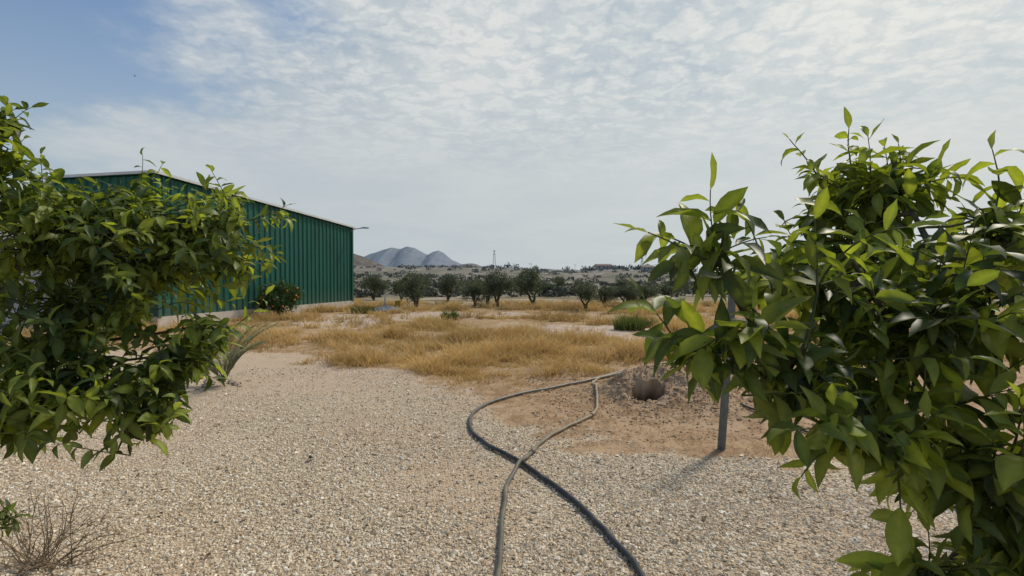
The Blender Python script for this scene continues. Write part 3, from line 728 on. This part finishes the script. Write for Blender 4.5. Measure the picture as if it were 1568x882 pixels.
# ------------------------------------------------------------------ covered pile, barrel, marker post
mb = MB(); n = 20; v = []; rings = 7
for k in range(rings):
    t = k / (rings - 1)
    for q in range(n):
        a = q / n * 6.283; r = (1 - t ** 1.6) * (1 + .06 * math.sin(5 * a)); v.append((-5.4 + .72 * r * math.cos(a), 22 + .5 * r * math.sin(a), .02 + .27 * t ** .7 + .02 * math.sin(7 * a + 4 * t)))
ff = [[k * n + q, k * n + (q + 1) % n, (k + 1) * n + (q + 1) % n, (k + 1) * n + q] for k in range(rings - 1) for q in range(n)]
mb.add(v, np.array(ff)); mb.build("tarp_covered_pile", [simple("tarp_material", (.13, .17, .19), .2, 3, .8, .1)], smooth=True)
mb = MB(); tube(mb, [(-5.5, 24.6, z) for z in (0, .02, .2, .21, .24, .25, .38, .40)], [.13, .14, .14, .155, .155, .14, .14, .12], 16, 0, cap=True)
mb.build("yellow_barrel", [simple("yellow_paint_material", (.55, .36, .04), .1, 4, .5, .3)], smooth=False)
mb = MB(); box(mb, (-6.0, 24.2, .33), (.035, 0, 0), (0, .035, 0), (0, 0, .35)); box(mb, (-6.0, 24.2, .70), (.05, 0, 0), (0, .05, 0), (0, 0, .02))
mb.build("white_marker_post", [WHITE])

mb = MB(); n = 150; y = rng.uniform(2.4, 7.5, n); x = rng.uniform(-.95, .7, n) * y
P = np.stack([x, y, hgt(x, y) + .014], -1); P[0] = (-1.64, 4.2, .015)
D = rng.normal(0, 1, (n, 3)) * np.array([1, 1, .12]); L = rng.uniform(.02, .05, n); L[0] = .09
cl = np.where(rng.uniform(0, 1, (n, 1)) < .5, np.array([[.12, .08, .045]]), np.array([[.28, .19, .09]])); cl[0] = (.02, .02, .02)
leaves(mb, P, D, np.tile([0, 0, 1.], (n, 1)) + rng.normal(0, .2, (n, 3)), L, L * .28, rng.uniform(-1, 1, n), rng.uniform(.1, .7, n), cl, 0)
mb.build("fallen_leaves", [attr_mat("dead_leaf_material", .8, .1)])

# bird
mb = MB(); b = np.array([-21.9, 30, 13.2]); q = .6
tube(mb, [b + np.array([s * q, 0, 0]) for s in (-.10, -.07, 0, .06, .09, .11)], np.array([.003, .02, .03, .022, .018, .003]) * q, 8, 0)
for s in (-1, 1): mb.add([b + np.array(w) * q for w in ([.04, 0, .01], [-.04, 0, .01], [-.03, s * .12, .07], [.02, s * .12, .07], [-.05, s * .26, .04])], [np.array([[0, 1, 2, 3]]), np.array([[3, 2, 4]])])
mb.add([b + np.array(w) * q for w in ([-.09, 0, 0], [-.17, .03, 0], [-.17, -.03, 0])], np.array([[0, 1, 2]])); mb.build("bird", [simple("feather_material", (.05, .05, .05))])

# ------------------------------------------------------------------ sky
world = bpy.data.worlds.new("World"); scene.world = world; world.use_nodes = True
nt = NT(world.node_tree)
SUN_EL, SUN_AZ = math.radians(48), math.radians(45)
sky = nt.n('ShaderNodeTexSky', sky_type='NISHITA'); sky.sun_disc = False; sky.sun_elevation = SUN_EL; sky.sun_rotation = SUN_AZ
sky.air_density = 1.2; sky.dust_density = 1.6; sky.ozone_density = 2.0
tc = nt.n('ShaderNodeTexCoord').outputs['Generated']; s3 = nt.n('ShaderNodeSeparateXYZ'); nt.put(s3.inputs[0], tc)
zz = nt.math('MAXIMUM', s3.outputs[2], 0.0); den = nt.math('ADD', zz, .12)
u = nt.math('DIVIDE', s3.outputs[0], den); v = nt.math('DIVIDE', s3.outputs[1], den)
cv = nt.n('ShaderNodeCombineXYZ'); nt.put(cv.inputs[0], u); nt.put(cv.inputs[1], v); cv = cv.outputs[0]
nbig = nt.noise(cv, 1.3, 5, .6, dim='2D')
warp = nt.n('ShaderNodeVectorMath', operation='SCALE'); nt.put(warp.inputs[0], nt.noise(cv, 6.0, 4, .65, col=True, dim='2D')); warp.inputs['Scale'].default_value = .26
cw = nt.n('ShaderNodeVectorMath', operation='ADD'); nt.put(cw.inputs[0], cv); nt.put(cw.inputs[1], warp.outputs[0])
mp = nt.n('ShaderNodeMapping'); nt.put(mp.inputs[0], cw.outputs[0]); mp.inputs['Rotation'].default_value = (0, 0, .6); mp.inputs['Scale'].default_value = (1, 1.35, 1)
vo = nt.n('ShaderNodeTexVoronoi', feature='F1', voronoi_dimensions='2D'); nt.put(vo.inputs['Vector'], mp.outputs[0]); vo.inputs['Scale'].default_value = 10
puff = nt.range(vo.outputs['Distance'], .0, .75, 1, 0)
fine = nt.noise(cw.outputs[0], 8, 6, .66, dim='2D')
edge = nt.math('ADD', nt.math('ADD', v, nt.math('MULTIPLY', u, .76)), nt.math('MULTIPLY', nt.math('SUBTRACT', nbig, .5), 1.5))
cover = nt.range(edge, .58, 1.22)
tex = nt.math('ADD', nt.math('MULTIPLY', puff, .40), nt.math('MULTIPLY', fine, .70))
tex = nt.math('ADD', tex, nt.math('MULTIPLY', nt.math('SUBTRACT', nbig, .5), 1.1))
pf = nt.range(tex, .12, .82, smooth=False)
ripfade = nt.range(zz, .12, .36)
pf = nt.math('ADD', nt.math('MULTIPLY', pf, ripfade), nt.math('MULTIPLY', nt.math('SUBTRACT', 1, ripfade), nt.range(nbig, .3, .7, .40, .75)))
haze = nt.range(zz, 0, .45, .90, .0)
side = nt.math('ADD', s3.outputs[0], nt.math('MULTIPLY', zz, .6))
sunside = nt.range(side, -.5, 1.0)
blue = nt.mix(1.0, sky.outputs[0], (.66, .84, 1.0), 'MULTIPLY')
blue = nt.mix(.15, blue, (4.0, 4.5, 4.9))
veil = nt.mix(sunside, (3.6, 4.25, 4.8), (4.8, 5.3, 5.4))
white = nt.mix(sunside, (5.8, 6.05, 6.15), (7.3, 7.3, 6.9))
hazec = nt.mix(sunside, (4.2, 4.75, 5.05), (5.3, 5.65, 5.65))
out = nt.mix(haze, blue, hazec)
out = nt.mix(nt.math('MULTIPLY', cover, .9), out, nt.mix(nt.math('MULTIPLY', haze, .8), veil, hazec))
out = nt.mix(nt.math('MULTIPLY', pf, cover), out, nt.mix(nt.math('MULTIPLY', haze, .75), white, hazec))
bg = nt.n('ShaderNodeBackground'); nt.put(bg.inputs[0], out); bg.inputs[1].default_value = .112
wo = nt.n('ShaderNodeOutputWorld'); nt.t.links.new(bg.outputs[0], wo.inputs[0])
world.cycles.sampling_method = 'MANUAL'; world.cycles.sample_map_resolution = 512

sd = bpy.data.lights.new("sun", 'SUN'); sd.energy = 2.9; sd.angle = math.radians(8.0); sd.color = (1, .91, .77)
so = bpy.data.objects.new("sun", sd); COL.objects.link(so)
dirv = Vector((math.sin(SUN_AZ) * math.cos(SUN_EL), math.cos(SUN_AZ) * math.cos(SUN_EL), math.sin(SUN_EL)))
so.rotation_euler = dirv.to_track_quat('Z', 'Y').to_euler(); so.location = dirv * 50

cam = bpy.data.cameras.new("camera"); cam.lens = 18; cam.sensor_width = 36; cam.clip_start = .05; cam.clip_end = 20000
co = bpy.data.objects.new("camera", cam); COL.objects.link(co); co.location = (0, 0, 1.5)
co.rotation_euler = (math.radians(90 - 1.17), 0, 0); scene.camera = co
scene.view_settings.view_transform = 'Standard'; scene.view_settings.look = 'None'; scene.view_settings.exposure = 0
